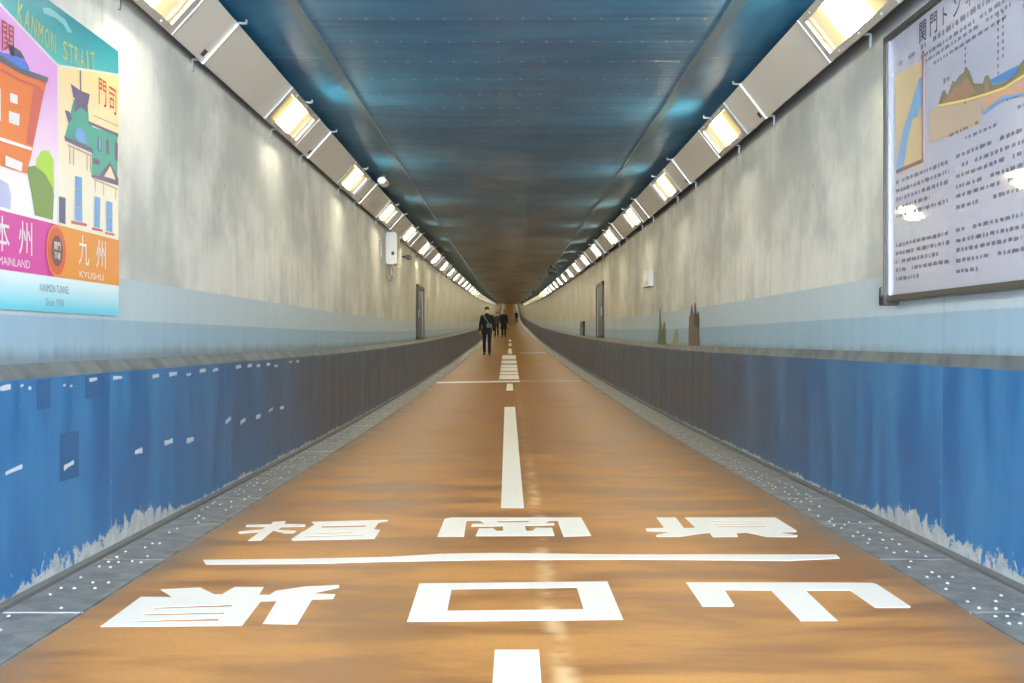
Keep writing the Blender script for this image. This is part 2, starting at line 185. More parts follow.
def m_ledge():
    k=NT('grimy_ledge'); d=k.attr('dist'); h=k.attr('hgt'); f=k.noise(k.vec(d,h,0.0),4,5)
    c=k.mix(k.rng(f,.3,.7),lin(58,68,76),lin(100,112,118)); c=k.mix(k.rng(d,9,25,0,.6),c,lin(142,138,120))
    return k.fin(c,.55)
def m_ceiling():
    k=NT('blue_ribbed_ceiling_sheet'); d=k.attr('dist'); x=k.attr('cross')
    per=.585; fr=k.math('FRACT',k.math('DIVIDE',k.math('SUBTRACT',d,.27),per)); a=k.math('ABSOLUTE',k.math('SUBTRACT',fr,.5))
    seam=k.math('SUBTRACT',1.0,k.rng(a,.0,.022))
    f2=k.math('ABSOLUTE',k.math('SUBTRACT',k.math('FRACT',k.math('DIVIDE',d,per/4)),.5))
    rib=k.rng(f2,.0,.5,0,1)
    n=k.noise(k.vec(k.math('MULTIPLY',x,.5),k.math('MULTIPLY',d,2.2),0.0),1.4,5,.6); n2=k.noise(k.vec(x,k.math('MULTIPLY',d,.4),3.0),.9,4)
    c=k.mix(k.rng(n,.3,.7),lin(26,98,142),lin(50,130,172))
    c=k.mix(k.math('MULTIPLY',k.rng(d,11,34,0,.82),k.rng(n2,.2,.6,.85,1.0)),c,k.mix(n,lin(74,66,50),lin(110,96,70)))  # far browning stands in for the floor's reflection, painted into the colour
    c=k.mix(k.math('MULTIPLY',seam,.5),c,lin(96,140,160))
    # rivets on the seams
    rx=k.math('ABSOLUTE',k.math('SUBTRACT',k.math('FRACT',k.math('DIVIDE',x,.165)),.5))
    ra=k.math('MULTIPLY',k.math('SUBTRACT',a,.025),per); rb=k.math('MULTIPLY',rx,.165)
    rr=k.math('SQRT',k.math('ADD',k.math('MULTIPLY',ra,ra),k.math('MULTIPLY',rb,rb)))
    rv=k.math('SUBTRACT',1.0,k.rng(rr,.008,.014)); c=k.mix(k.math('MULTIPLY',rv,.4),c,lin(170,195,205))
    k.bump(k.math('ADD',k.math('ADD',k.math('MULTIPLY',rib,.12),k.math('MULTIPLY',seam,.8)),k.math('ADD',rv,k.math('MULTIPLY',n,1.2))),.35,.012)
    return k.fin(c,k.rng(n2,.3,.7,.30,.45),spec=.5)
def m_cove():
    k=NT('blue_ceiling_side_sheet'); d=k.attr('dist'); x=k.attr('cross')
    n=k.noise(k.vec(k.math('MULTIPLY',x,2.0),k.math('MULTIPLY',d,1.0),0.0),1.0,4,.6,.8)
    c=k.mix(k.rng(n,.3,.7),lin(26,98,142),lin(54,134,176)); c=k.mix(k.rng(d,7,26,0,.8),c,lin(66,76,76))  # greyed with distance to tone down the lamp light, within the colour
    jt=k.math('ABSOLUTE',k.math('SUBTRACT',k.math('FRACT',k.math('DIVIDE',d,1.92)),.5)); c=k.mix(k.math('SUBTRACT',1.0,k.rng(jt,0.,.01)),c,lin(104,140,156))
    k.bump(n,.3,.03)
    return k.fin(c,.5,spec=.25)
def m_plate():
    k=NT('chequered_drain_plate'); p=k.n('ShaderNodeTexCoord').outputs['Object']; f=k.noise(p,9,4)
    vo=k.n('ShaderNodeTexVoronoi'); k.l(p,vo.inputs['Vector']); vo.inputs['Scale'].default_value=34; vo.inputs['Randomness'].default_value=.15
    b=k.math('SUBTRACT',1.0,k.rng(vo.outputs['Distance'],.12,.3))
    c=k.mix(k.rng(f,.3,.7),lin(104,106,106),lin(142,141,137)); c=k.mix(k.math('MULTIPLY',b,.25),c,lin(160,162,162)); g=k.n('ShaderNodeNewGeometry').outputs['Position']; sx=k.n('ShaderNodeSeparateXYZ'); k.l(g,sx.inputs[0]); c=k.mix(k.rng(sx.outputs[1],9,38,0,.75),c,lin(74,68,58)); k.bump(b,.5,.004)
    return k.fin(c,.45,metal=.25)
def m_glow(name,col,strength,edge):
    k=NT(name); g=k.n('ShaderNodeTexCoord').outputs['Generated']; x=k.n('ShaderNodeSeparateXYZ'); k.l(g,x.inputs[0])
    a=k.math('ABSOLUTE',k.math('SUBTRACT',x.outputs[1],.5)); f=k.math('ADD',k.math('POWER',k.math('SUBTRACT',1.0,k.rng(a,.12,.33)),3.0),k.rng(a,.2,.5,edge,edge*.22))
    k.b.inputs['Base Color'].default_value=lin(220,214,190); k.b.inputs['Roughness'].default_value=.25
    k.setv(k.b.inputs['Emission Color'],k.mix(k.rng(a,.12,.27),lin(*col),lin(236,200,104)))
    k.setv(k.b.inputs['Emission Strength'],k.math('MULTIPLY',f,strength)); return k.m
M={}
def mk():
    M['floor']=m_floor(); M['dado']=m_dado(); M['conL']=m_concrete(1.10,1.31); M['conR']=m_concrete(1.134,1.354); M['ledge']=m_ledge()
    M['ceiling']=m_ceiling(); M['cove']=m_cove(); M['plate']=m_plate()
    M['glow']=m_glow('lamp_diffuser_glow',(255,244,216),GLOW,.009)
    M['stud']=plain('bright_worn_stud',(196,198,200),.35,.3)
    M['steel']=plain('brushed_grey_panel',(206,205,200),.45,.1,var=.06,scale=5)
    M['frame']=plain('lamp_frame_metal',(196,196,190),.35,.4,var=.05)
    M['bright']=plain('bright_aluminium',(228,228,226),.3,.35,var=.04)
    M['bracket']=plain('galvanised_bracket',(132,136,138),.4,.5)
    M['dark']=plain('dark_plastic',(30,32,34),.5)
    M['black']=plain('black_metal',(20,20,22),.45)
    M['paint']=plain('white_road_paint',(222,219,213),.6,var=.05,scale=40)
    M['greypaint']=plain('grey_road_paint',(150,142,146),.6)
    M['kerb']=plain('grey_concrete_kerb',(98,99,98),.7)
    M['trim']=plain('ceiling_cover_strip',(66,104,124),.5,.0)
    M['orange_end']=plain('orange_end_wall',(190,120,36),.6)
    M['white']=plain('white_enamel',(206,206,204),.4,var=.03)
    M['brown']=plain('brown_frame_paint',(66,54,46),.5)
    M['alu']=plain('anodised_frame',(140,142,154),.35,.3,var=.04)
    M['dframe']=plain('dark_bronze_frame',(62,62,56),.4,.3)
    M['board']=plain('board_face',(172,176,198),.4,var=.03,spec=.8,coat=1.0)
    M['ink']=plain('dark_print',(66,68,92),.4)
    M['scrap']=plain('torn_white_tape',(196,204,216),.6)
    M['patch']=plain('darker_blue_touch_up',(34,92,142),.45)
    for nm,c in dict(teal=(40,150,160),pink=(226,176,226),cream=(238,218,176),magenta=(214,36,156),porange=(236,140,34),gold=(206,200,112),hill1=(164,214,40),hill2=(98,140,58),pwhite=(240,238,240),shrine=(236,110,40),shade=(208,76,66),slate=(76,80,104),dome=(50,110,214),lav=(176,184,228),roof=(44,160,140),purple=(92,74,118),pblue=(92,160,226),sill=(190,84,84),line=(176,166,150),red=(176,52,44),ring=(222,74,44),brownc=(84,50,44),greyt=(96,132,150),aqua=(150,214,232),swoosh=(120,196,200),navy=(60,76,124),
        mapc=(186,164,124),river=(92,150,206),mount=(104,98,64),mbrown=(140,100,72),earth=(172,150,128),gorange=(196,146,112),gsea=(26,112,190),gyel=(230,206,90),gblue=(86,150,206),maroon=(116,70,60)).items():
        M[nm]=plain('print_'+nm,tuple(x*.82+30 for x in c),.4,var=.03,scale=8)
    M['pinkg']=gradz('print_pink_fade',(238,232,240),(224,164,224),1.6,2.1)
    M['creamg']=gradz('print_cream_fade',(236,228,210),(244,212,150),1.7,2.25)
    M['aquag']=gradz('print_aqua_fade',(96,200,226),(214,236,242),1.13,1.25)
    M['tealg']=gradz('print_teal_fade',(92,186,186),(34,140,156),2.2,2.42)
    M['weedred']=plain('wall_paint_rust',(104,84,70),.6,var=.6,scale=9); M['weeddark']=plain('wall_paint_dark',(50,52,46),.6,var=.4,scale=9)
    M['weedgreen']=plain('wall_paint_green',(84,98,74),.6,var=.4,scale=9); M['weedyel']=plain('wall_paint_yellow_green',(140,146,104),.6,var=.3,scale=9)
    M['skin']=plain('skin',(206,160,130),.5,var=.05); M['hair']=plain('dark_hair',(26,22,20),.5,var=.2)
    M['coat']=plain('black_cloth',(22,24,32),.8,var=.2); M['trouser']=plain('dark_trouser_cloth',(26,22,38),.8,var=.2); M['mask']=plain('white_mask',(232,230,228),.7,var=.03)
    M['bag']=plain('grey_bag_cloth',(112,120,122),.7); M['shoe']=plain('dark_shoe',(24,22,22),.5); M['grcoat']=plain('dark_olive_cloth',(46,44,40),.8,var=.2); M['eye']=plain('dark_eye',(14,12,12),.2); M['sole']=plain('pale_shoe',(150,140,132),.6)

# ------------------------------------------------------------------ mesh helpers
class MB:
    def __init__(s): s.v=[]; s.f=[]; s.mi=[]; s.at=[]
    def add(s,vs,fs,mi=0):
        o=len(s.v); s.v+= [tuple(p) for p in vs]
        for f in fs: s.f.append(tuple(i+o for i in f)); s.mi.append(mi)
    def box(s,x0,x1,y0,y1,z0,z1,mi=0,mat=None):
        vs=[(x,y,z) for x in (x0,x1) for y in (y0,y1) for z in (z0,z1)]
        if mat: vs=[mat@Vector(p) for p in vs]
        s.add(vs,[(0,1,3,2),(4,6,7,5),(0,4,5,1),(2,3,7,6),(0,2,6,4),(1,5,7,3)],mi)
    def bbox(s,x0,x1,y0,y1,z0,z1,b=.01,mi=0):
        # box with chamfered edges
        bm=bmesh.new(); bmesh.ops.create_cube(bm,size=1)
        for v in bm.verts: v.co=Vector((x0 if v.co.x<0 else x1,y0 if v.co.y<0 else y1,z0 if v.co.z<0 else z1))
        bmesh.ops.bevel(bm,geom=bm.edges[:],offset=b,segments=2,affect='EDGES'); s.bm(bm,mi)
    def bm(s,bm,mi=0):
        bm.verts.index_update(); s.add([v.co.copy() for v in bm.verts],[[v.index for v in f.verts] for f in bm.faces],mi); bm.free()
    def tube(s,pts,r,n=8,mi=0,r2=None):
        pts=[Vector(p) for p in pts]; rings=[]; L=len(pts)
        for i,p in enumerate(pts):
            t=(pts[min(i+1,L-1)]-pts[max(i-1,0)]).normalized(); a=Vector((0,0,1)) if abs(t.z)<.9 else Vector((1,0,0))
            u=t.cross(a).normalized(); w=t.cross(u); rr=r if r2 is None else r+(r2-r)*i/(L-1)
            rings.append([p+u*math.cos(2*PI*k/n)*rr+w*math.sin(2*PI*k/n)*rr for k in range(n)])
        vs=[q for g in rings for q in g]; fs=[]
        for i in range(L-1):
            for k in range(n): fs.append((i*n+k,i*n+(k+1)%n,(i+1)*n+(k+1)%n,(i+1)*n+k))
        fs.append(tuple(range(n))[::-1]); fs.append(tuple((L-1)*n+k for k in range(n))); s.add(vs,fs,mi)
    def ball(s,c,rx,ry,rz,mi=0,seg=14,rings=9):
        bm=bmesh.new(); bmesh.ops.create_uvsphere(bm,u_segments=seg,v_segments=rings,radius=1)
        for v in bm.verts: v.co=Vector((c[0]+v.co.x*rx,c[1]+v.co.y*ry,c[2]+v.co.z*rz))
        s.bm(bm,mi)
    def capsule(s,p0,p1,r0,r1,n=12,mi=0):
        p0=Vector(p0); p1=Vector(p1); t=(p1-p0); 
        if t.length<1e-6: return
        t.normalize(); q=[]; R=[]
        for a in (-80,-50,-20): q.append(p0+t*r0*math.sin(math.radians(a))); R.append(r0*math.cos(math.radians(a)))
        for a in (20,50,80): q.append(p1+t*r1*math.sin(math.radians(a))); R.append(r1*math.cos(math.radians(a)))
        a=Vector((0,0,1)) if abs(t.z)<.9 else Vector((1,0,0)); u=t.cross(a).normalized(); w=t.cross(u); vs=[]; fs=[]; L=len(q)
        for p,rr in zip(q,R): vs+=[p+u*math.cos(2*PI*k/n)*rr+w*math.sin(2*PI*k/n)*rr for k in range(n)]
        for i in range(L-1):
            for k in range(n): fs.append((i*n+k,i*n+(k+1)%n,(i+1)*n+(k+1)%n,(i+1)*n+k))
        fs.append(tuple(range(n))[::-1]); fs.append(tuple((L-1)*n+k for k in range(n))); s.add(vs,fs,mi)
    def loft(s,rings,n=20,mi=0):
        # rings: (cx,cy,z,rx,ry)
        vs=[]; fs=[]; L=len(rings)
        for cx,cy,z,rx,ry in rings: vs+=[(cx+rx*math.cos(2*PI*k/n),cy+ry*math.sin(2*PI*k/n),z) for k in range(n)]
        for i in range(L-1):
            for k in range(n): fs.append((i*n+k,i*n+(k+1)%n,(i+1)*n+(k+1)%n,(i+1)*n+k))
        fs.append(tuple(range(n))[::-1]); fs.append(tuple((L-1)*n+k for k in range(n))); s.add(vs,fs,mi)
    def poly(s,loops,fn,thick=None,mi=0):
        # flat polygon with holes: loops of 2-D points, fn(u,v,layer) -> 3-D; thick gives the sheet an edge
        flat=[p for lp in loops for p in lp]; tri=tessellate_polygon([[Vector((p[0],p[1],0)) for p in lp] for lp in loops])
        s.add([fn(p[0],p[1],1) for p in flat],tri,mi)
        if thick:
            o=0
            for lp in loops:
                n=len(lp); vs=[fn(p[0],p[1],1) for p in lp]+[fn(p[0],p[1],0) for p in lp]
                s.add(vs,[(i,(i+1)%n,n+(i+1)%n,n+i) for i in range(n)],mi)
    def build(s,name,mats,parent=None,scale=S,smooth=False,origin=None):
        me=bpy.data.meshes.new(name); o3=Vector(origin) if origin is not None else Vector((0,0,0))
        me.from_pydata([((Vector(p)-o3)*scale) for p in s.v],[],s.f)
        if not isinstance(mats,(list,tuple)): mats=[mats]
        for m in mats: me.materials.append(M[m] if isinstance(m,str) else m)
        for i,p in enumerate(me.polygons): p.material_index=s.mi[i]; p.use_smooth=smooth
        bm=bmesh.new(); bm.from_mesh(me); bmesh.ops.recalc_face_normals(bm,faces=bm.faces[:]); bm.to_mesh(me); bm.free()
        me.update(); o=bpy.data.objects.new(name,me); C.objects.link(o)
        if parent is not None: o.parent=parent
        elif origin is not None: o.location=o3*scale
        return o
def tag(o,label=None,cat=None,group=None,kind=None):
    for k,v in (('label',label),('category',cat),('group',group),('kind',kind)):
        if v: o[k]=v
    return o
def thing(name,loc,label,cat,group=None):
    o=bpy.data.objects.new(name,None); C.objects.link(o); o.location=Vector(loc)*S; o.empty_display_size=.1
    return tag(o,label,cat,group)
def dup(o,parent=None):
    c=o.copy(); C.objects.link(c)
    if parent is not None: c.parent=parent
    for ch in list(o.children): dup(ch,c)
    return c
_U='first second third fourth fifth sixth seventh eighth ninth tenth eleventh twelfth thirteenth fourteenth fifteenth sixteenth seventeenth eighteenth nineteenth'.split()
_T={20:('twentieth','twenty'),30:('thirtieth','thirty'),40:('fortieth','forty'),50:('fiftieth','fifty'),60:('sixtieth','sixty'),70:('seventieth','seventy'),80:('eightieth','eighty'),90:('ninetieth','ninety')}
def nth(n):
    if n<20: return _U[n-1]
    t=n//10*10
    return _T[t][0] if n==t else _T[t][1]+'-'+_U[n-t-1]

def sweep(name,prof,mats,mis,d0=DMIN,d1=DMAX,closed=False,kind='structure',sub=1,**kw):
    # prof: list of (x,z above floor); mis: material slot of each strip
    st=stations(d0,d1); n=len(prof); vs=[]; fs=[]; mi=[]
    for d in st:
        zz=Z(d); vs+=[(x*S,d*S,(z+zz)*S) for x,z in prof]
    segs=n if closed else n-1
    for i in range(len(st)-1):
        for k in range(segs):
            fs.append((i*n+k,i*n+(k+1)%n,(i+1)*n+(k+1)%n,(i+1)*n+k)); mi.append(mis[k])
    me=bpy.data.meshes.new(name); me.from_pydata(vs,[],fs)
    for m in mats: me.materials.append(M[m])
    for i,p in enumerate(me.polygons): p.material_index=mi[i]
    for nm,val in (('dist',lambda d,p:d),('cross',lambda d,p:p[0]),('hgt',lambda d,p:p[1])):
        a=me.attributes.new(nm,'FLOAT','POINT'); a.data.foreach_set('value',[val(d,p) for d in st for p in prof])
    me.update(); o=bpy.data.objects.new(name,me); C.objects.link(o); o['kind']=kind
    return o

# lettering: outlines taken from the built-in typeface, then laid on a surface
def text_tris(body,bold=0.0):
    cu=bpy.data.curves.new('tmp','FONT'); cu.body=body; cu.size=1; cu.offset=bold; cu.resolution_u=3; cu.align_x='CENTER'; cu.align_y='CENTER'
    ob=bpy.data.objects.new('tmp',cu); C.objects.link(ob); dg=bpy.context.evaluated_depsgraph_get(); dg.update()
    me=bpy.data.meshes.new_from_object(ob.evaluated_get(dg)); vs=[v.co.copy() for v in me.vertices]; fs=[tuple(p.vertices) for p in me.polygons]
    bpy.data.objects.remove(ob); bpy.data.curves.remove(cu); bpy.data.meshes.remove(me)
    if vs:
        x0=min(v.x for v in vs); x1=max(v.x for v in vs); y0=min(v.y for v in vs); y1=max(v.y for v in vs)
        vs=[Vector((v.x-(x0+x1)/2,v.y-(y0+y1)/2,0)) for v in vs]; return vs,fs,(x1-x0),(y1-y0)
    return vs,fs,1,1
def put_text(mb,body,fn,cx,cy,w=None,h=None,rot=0.0,bold=0.0,mi=0):
    vs,fs,tw,th=text_tris(body,bold); sx=(w/tw) if w else h/th; sy=(h/th) if h else sx
    c,s_=math.cos(rot),math.sin(rot)
    mb.add([fn(cx+(v.x*sx*c-v.y*sy*s_),cy+(v.x*sx*s_+v.y*sy*c),1) for v in vs],fs,mi)

GLOW=GLOWV
mk()
# ================================================================== the setting
XL,XR=-1.91,2.07           # dado faces
UL,UR=-1.955,2.085         # upper wall faces
FL,FR=-1.557,1.68          # edges of the orange coating
CH=3.03
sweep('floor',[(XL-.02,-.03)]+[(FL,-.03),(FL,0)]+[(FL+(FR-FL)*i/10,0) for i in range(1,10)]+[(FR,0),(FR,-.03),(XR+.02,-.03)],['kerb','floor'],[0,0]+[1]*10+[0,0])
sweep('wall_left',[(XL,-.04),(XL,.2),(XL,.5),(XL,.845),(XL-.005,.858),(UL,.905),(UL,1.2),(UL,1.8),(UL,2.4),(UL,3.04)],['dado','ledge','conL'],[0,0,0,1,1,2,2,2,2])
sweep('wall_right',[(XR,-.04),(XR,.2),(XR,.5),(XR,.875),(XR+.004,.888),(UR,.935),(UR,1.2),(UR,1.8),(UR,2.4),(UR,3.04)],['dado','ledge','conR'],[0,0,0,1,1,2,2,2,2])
TL,TR=-1.30,1.37
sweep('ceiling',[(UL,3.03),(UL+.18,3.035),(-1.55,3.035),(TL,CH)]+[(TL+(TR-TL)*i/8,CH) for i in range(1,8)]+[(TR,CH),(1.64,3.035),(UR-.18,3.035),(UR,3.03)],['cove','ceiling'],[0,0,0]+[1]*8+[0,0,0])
for nm,xc in (('trim_1',TL),('trim_2',TR)):
    sweep(nm,[(xc-.042,CH+.002),(xc-.038,CH-.014),(xc+.038,CH-.014),(xc+.042,CH+.002)],['trim'],[0,0,0])
sweep('trim_3',[(XL,.0),(XL,.014),(XL+.035,.010),(XL+.042,-.03)],['kerb'],[0,0,0])
sweep('trim_4',[(XR,.0),(XR,.014),(XR-.035,.010),(XR-.042,-.03)],['kerb'],[0,0,0])
for nm,d,m in (('wall_far',DMAX,'orange_end'),('wall_back',DMIN,'steel')):
    mb=MB(); mb.add([(UL-.05,d,Z(d)-.1),(UR+.05,d,Z(d)-.1),(UR+.05,d,Z(d)+3.1),(UL-.05,d,Z(d)+3.1)],[(0,1,2,3)]); tag(mb.build(nm,m),kind='structure')

# ------------------------------------------------------------------ drain cover plates
PL=1.06
def plate_proto(x0,x1,seed):
    r=random.Random(seed); mb=MB(); g=.008; w=x1-x0
    mb.bbox(-w/2,w/2,g,PL-g,-.026,.0,.006)
    for i in range(9):
        y=PL*(i+.5)/9
        for u in (-.30,.02):
            for q in (0,1):
                if r.random()<.34: mb.ball((w*u+(q*.05)+r.uniform(-.01,.01),y+r.uniform(-.02,.02),.0),.0075,.010,.006,1,8,5)
    # pale joint along one end
    mb.box(-w/2+.01,w/2-.01,PL-g-.004,PL-g+.006,-.012,.0015,1 if r.random()<.25 else 0)
    return mb
for side,x0,x1,wall in (('L',XL+.045,FL-.006,'poster wall'),('R',FR+.006,XR-.045,'information board wall')):
    protos=[plate_proto(x0,x1,i*3+(side=='R')).build('drain_cover',['plate','stud']) for i in range(5)]
    d=-.9; i=0; used=set()
    while d<66:
        pr=protos[random.randrange(5)] if i>=5 else protos[i]
        o=pr if id(pr) not in used else pr.copy()
        if id(pr) in used: C.objects.link(o)
        used.add(id(pr))
        o.location=Vector(((x0+x1)/2,d,Z(d)+.002))*S; o.rotation_euler=(math.atan(slope(d+.5)),0,0)
        tag(o,f'{nth(i+1)} grey studded drain cover from the near end along the {wall}','drain cover','drain covers along the '+wall)
        d+=PL; i+=1
    st=sweep('drain_cover_run',[(x0,-.03),(x0,.0),(x1,.0),(x1,-.03)],['plate'],[0,0,0],d0=d,d1=DMAX,kind='stuff')
    tag(st,f'far grey drain cover run along the foot of the {wall}','drain cover')

# ------------------------------------------------------------------ road paint
def on_floor(x,d,l): return (x,d,Z(d)+(.0014 if l else -.001))
def paint(name,polys,label,cat,group=None,mat='paint'):
    mb=MB()
    for g in polys: mb.poly(g,on_floor,True)
    xs=[p[0] for p in mb.v]; ys=[p[1] for p in mb.v]; c=((min(xs)+max(xs))/2,(min(ys)+max(ys))/2); 
    return tag(mb.build(name,mat,origin=(c[0],c[1],Z(c[1]))),label,cat,group)
G='white painted characters on the floor'
paint('painted_character',KEN_NEAR,'white painted character with three slits, upside down on the poster side','floor lettering',G)
paint('painted_character',KUCHI,'white painted hollow rectangle character just behind the nearest centre dash','floor lettering',G)
paint('painted_character',YAMA,'white painted three-pronged character, upside down, near the information board side','floor lettering',G)
paint('painted_character',FUKU,'thin white painted two-part character beyond the boundary line, near the poster side','floor lettering',G)
paint('painted_character',OKA,'white painted arch-shaped character with inner strokes, beyond the boundary line','floor lettering',G)
paint('painted_character',KEN_FAR,'white painted spiky character with fine slits, beyond the boundary line on the information board side','floor lettering',G)
paint('boundary_line',BORDER,'white painted line across the floor between the two rows of characters','floor line')
DL=['nearest broad white centre line dash, cut off by the lower frame edge','long white centre line dash just beyond the painted characters','short white centre line dash in front of the thin cross line','white centre line dash just beyond the striped floor notice','small white centre line dash beside the walking group, nearer one','tiny farthest white centre line dash beside the walking group']
for p,l in zip(DASHES,DL): paint('centre_line_dash',[p],l,'floor line','white dashes of the centre line')
def densify(p):  # long polygons follow the grade
    return p
paint('cross_line',[[[(max(FL+.01,p[0]),p[1]) for p in CROSS[0][0]]]],'thin white line across the floor in front of the striped notice','floor line')
paint('floor_joint',[CROSS[1]],'thin greyish joint line across the floor, right of the striped notice','floor line',None,'greypaint')
paint('floor_joint',[CROSS[2]],'faint far grey joint line across the floor, beside the walkers','floor line',None,'greypaint')
# striped notice
t=thing('floor_notice',(0,27.,Z(27.)),'long white stretched lettering block painted on the floor before the walkers','floor lettering')
mb=MB(); d=27.0; r=random.Random(3)
def half(d): return -.2336-(d-27)/20.6*.048,.2178+(d-27)/20.6*.0244
stripes=[(27,29.3),(29.8,31.2),(32.0,34.2),(34.6,36.6),(38.2,40.6),(42.8,47.2)]
for a,b in stripes:
    n=6; mb=MB()
    for i in range(n):
        da=a+(b-a)*i/n; db=a+(b-a)*(i+1)/n; l0,r0=half(da); l1,r1=half(db)
        mb.add([(l0,da,Z(da)+.0045),(r0,da,Z(da)+.0045),(r1,db,Z(db)+.0045),(l1,db,Z(db)+.0045)],[(0,1,2,3)])
    mb.build('white_stroke','paint',t,origin=(0,27.,Z(27.)))
mb=MB()
for i in range(20):
    da=27+20.6*i/20; db=27+20.6*(i+1)/20; l0,r0=half(da); l1,r1=half(db)
    mb.add([(l0,da,Z(da)+.003),(r0,da,Z(da)+.003),(r1,db,Z(db)+.003),(l1,db,Z(db)+.003)],[(0,1,2,3)])
mb.build('grey_ground','greypaint',t,origin=(0,27.,Z(27.)))

# ------------------------------------------------------------------ lamp strips under the ceiling edge
# local frame: X across the face (lower -> upper), Y along, Z out of the face
W=.327
def fixture_protos():
    lamp=thing('strip_lamp',(0,0,0),'-','lamp')
    L=1.314; gx=W/2; mb=MB()
    mb.box(-gx,gx,-L/2,L/2,-.09,-.07)                     # back
    mb.box(-gx,-gx+.012,-L/2,L/2,-.09,.0); mb.box(gx-.012,gx,-L/2,L/2,-.09,.0)
    mb.box(-gx,gx,-L/2,-L/2+.012,-.09,.0); mb.box(-gx,gx,L/2-.012,L/2,-.09,.0)
    mb.build('housing','steel',lamp)
    mb=MB(); a=.042; b=.10
    mb.box(-gx,-gx+a,-L/2,L/2,-.002,.012); mb.box(gx-a,gx,-L/2,L/2,-.002,.012); mb.box(-gx+a,gx-a,-L/2,-L/2+b,-.002,.012); mb.box(-gx+a,gx-a,L/2-b,L/2,-.002,.012)
    fr=mb.build('frame','frame',lamp)
    for y in (-.4,0,.4):
        for x in (-gx+.02,gx-.02):
            mb=MB(); mb.ball((x,y,.012),.009,.009,.006,0,8,5); mb.build('screw','bright',fr)
    mb=MB(); mb.box(-gx,gx,L/2-.018,L/2,-.03,.015); mb.build('end_bar','bright',lamp)
    mb=MB(); mb.box(-gx,gx,-L/2,-L/2+.012,-.03,.014); mb.build('end_bar','bright',lamp)
    mb=MB(); mb.add([(-gx+a,-L/2+b,-.012),(gx-a,-L/2+b,-.012),(gx-a,L/2-b,-.012),(-gx+a,L/2-b,-.012)],[(0,1,2,3)])
    o=mb.build('diffuser','glow',lamp)
    if o.data.polygons[0].normal.z<0: o.data.flip_normals()
    def brk(parent,y):
        ex=Vector((-.64,0,-.77)); dn=Vector((-.77,0,.64)); b=Vector((-gx+.01,y,-.012)); yy=Vector((0,.011,0))
        def bar(a,c,t):
            mb_.add([a+yy+t,a-yy+t,a-yy-t,a+yy-t,c+yy+t,c-yy+t,c-yy-t,c+yy-t],[(0,1,2,3),(7,6,5,4),(0,4,5,1),(1,5,6,2),(2,6,7,3),(3,7,4,0)])
        mb_=MB(); e=b+ex*.052; bar(b,e,dn*.006); bar(e,e+dn*.075,ex*.006); mb_.build('bracket','bracket',parent)
        mb_=MB(); a=Vector((gx-.02,y,-.02)); c=a-ex*.085; bar(a,c,dn*.006); bar(c-dn*.022,c,ex*.005); mb_.build('bracket','bracket',parent)
    brk(lamp,.05)
    long_=thing('cover_panel',(0,0,0),'-','panel'); mb=MB(); mb.bbox(-gx,gx,-.905,.905,-.05,.004,.004); mb.build('face','steel',long_)
    short=thing('cover_panel',(0,0,0),'-','panel'); mb=MB(); mb.bbox(-gx,gx,-.325,.322,-.05,.004,.004); mb.build('face','steel',short)
    mb=MB(); mb.bbox(-gx-.004,gx+.004,-.345,-.325,-.05,.014,.003); mb.build('joint_bar','bright',short)
    mb=MB(); mb.box(-gx+.03,-gx+.075,-.27,-.20,.003,.006); mb.build('lock_hole','dark',short)
    brk(short,-.33)
    return lamp,long_,short
lamp,long_,short=fixture_protos(); first={id(lamp):True,id(long_):True,id(short):True}
ROT={'L':None,'R':None}
xl,zl=.219/W,.243/W
ML=Matrix(((.219,0,.243),(0,-1,0),(.243,0,-.219))); MR=Matrix(((-.189,0,-.243),(0,1,0),(.243,0,-.189)))
def norm_cols(m):
    c=[m.col[i].normalized() for i in range(3)]; return Matrix((c[0],c[1],c[2])).transposed()
ML,MR=norm_cols(ML),norm_cols(MR)
PER=3.84; LAST=164
def place(proto,side,d,label,group):
    if first.get(id(proto)): o=proto; first[id(proto)]=False
    else: o=dup(proto)
    x=-1.783 if side=='L' else 1.867; R=ML if side=='L' else MR
    o.matrix_world=Matrix.Translation(Vector((x,d,1+1.8285+Z(d)-.0))*S)@Matrix.Rotation(math.atan(slope(d)),4,'X')@R.to_4x4()
    tag(o,label,None,group)
for side,c0,wall in (('L',6.04,'poster wall'),('R',6.68,'information board wall')):
    sgn=-1 if side=='L' else 1; k0=-2; n=0; ns=0; nl=0
    for k in range(k0,200):
        d=c0+PER*k
        if d>LAST: break
        n+=1; place(lamp,side,d,f'{nth(n)} glowing strip lamp from the near end, above the {wall}','strip lamps above the '+wall)
        ns+=1; place(short,side,d-sgn*(.665+.345),f'{nth(ns)} short grey cover panel from the near end, above the {wall}','short cover panels above the '+wall)
        nl+=1; place(long_,side,d-sgn*(.665+.69+.915),f'{nth(nl)} long grey cover panel from the near end, above the {wall}','long cover panels above the '+wall)
# lamps round the bend of the grade, hidden from here by the ceiling's low point
for i,d in enumerate(range(172,340,14)):
    for x in (-1.7,1.78):
        li=bpy.data.lights.new('far_lamp','AREA'); li.shape='RECTANGLE'; li.size=.3; li.size_y=3; li.energy=34; li.color=(1,.86,.55)
        o=bpy.data.objects.new('far_lamp',li); C.objects.link(o); o.location=Vector((x,d,2.8+Z(d)))*S; o.rotation_euler=(0,math.radians(-35 if x<0 else 35),0)
# unseen cool area light behind the camera, added to brighten the near end
li=bpy.data.lights.new('cool_fill','AREA'); li.shape='RECTANGLE'; li.size=2.6; li.size_y=2.2; li.energy=COOL_FILL; li.color=(.78,.9,1.0)
o=bpy.data.objects.new('cool_fill',li); C.objects.link(o); o.location=Vector((0.05,-5.5,1.75))*S; o.rotation_euler=(math.radians(82),0,0)

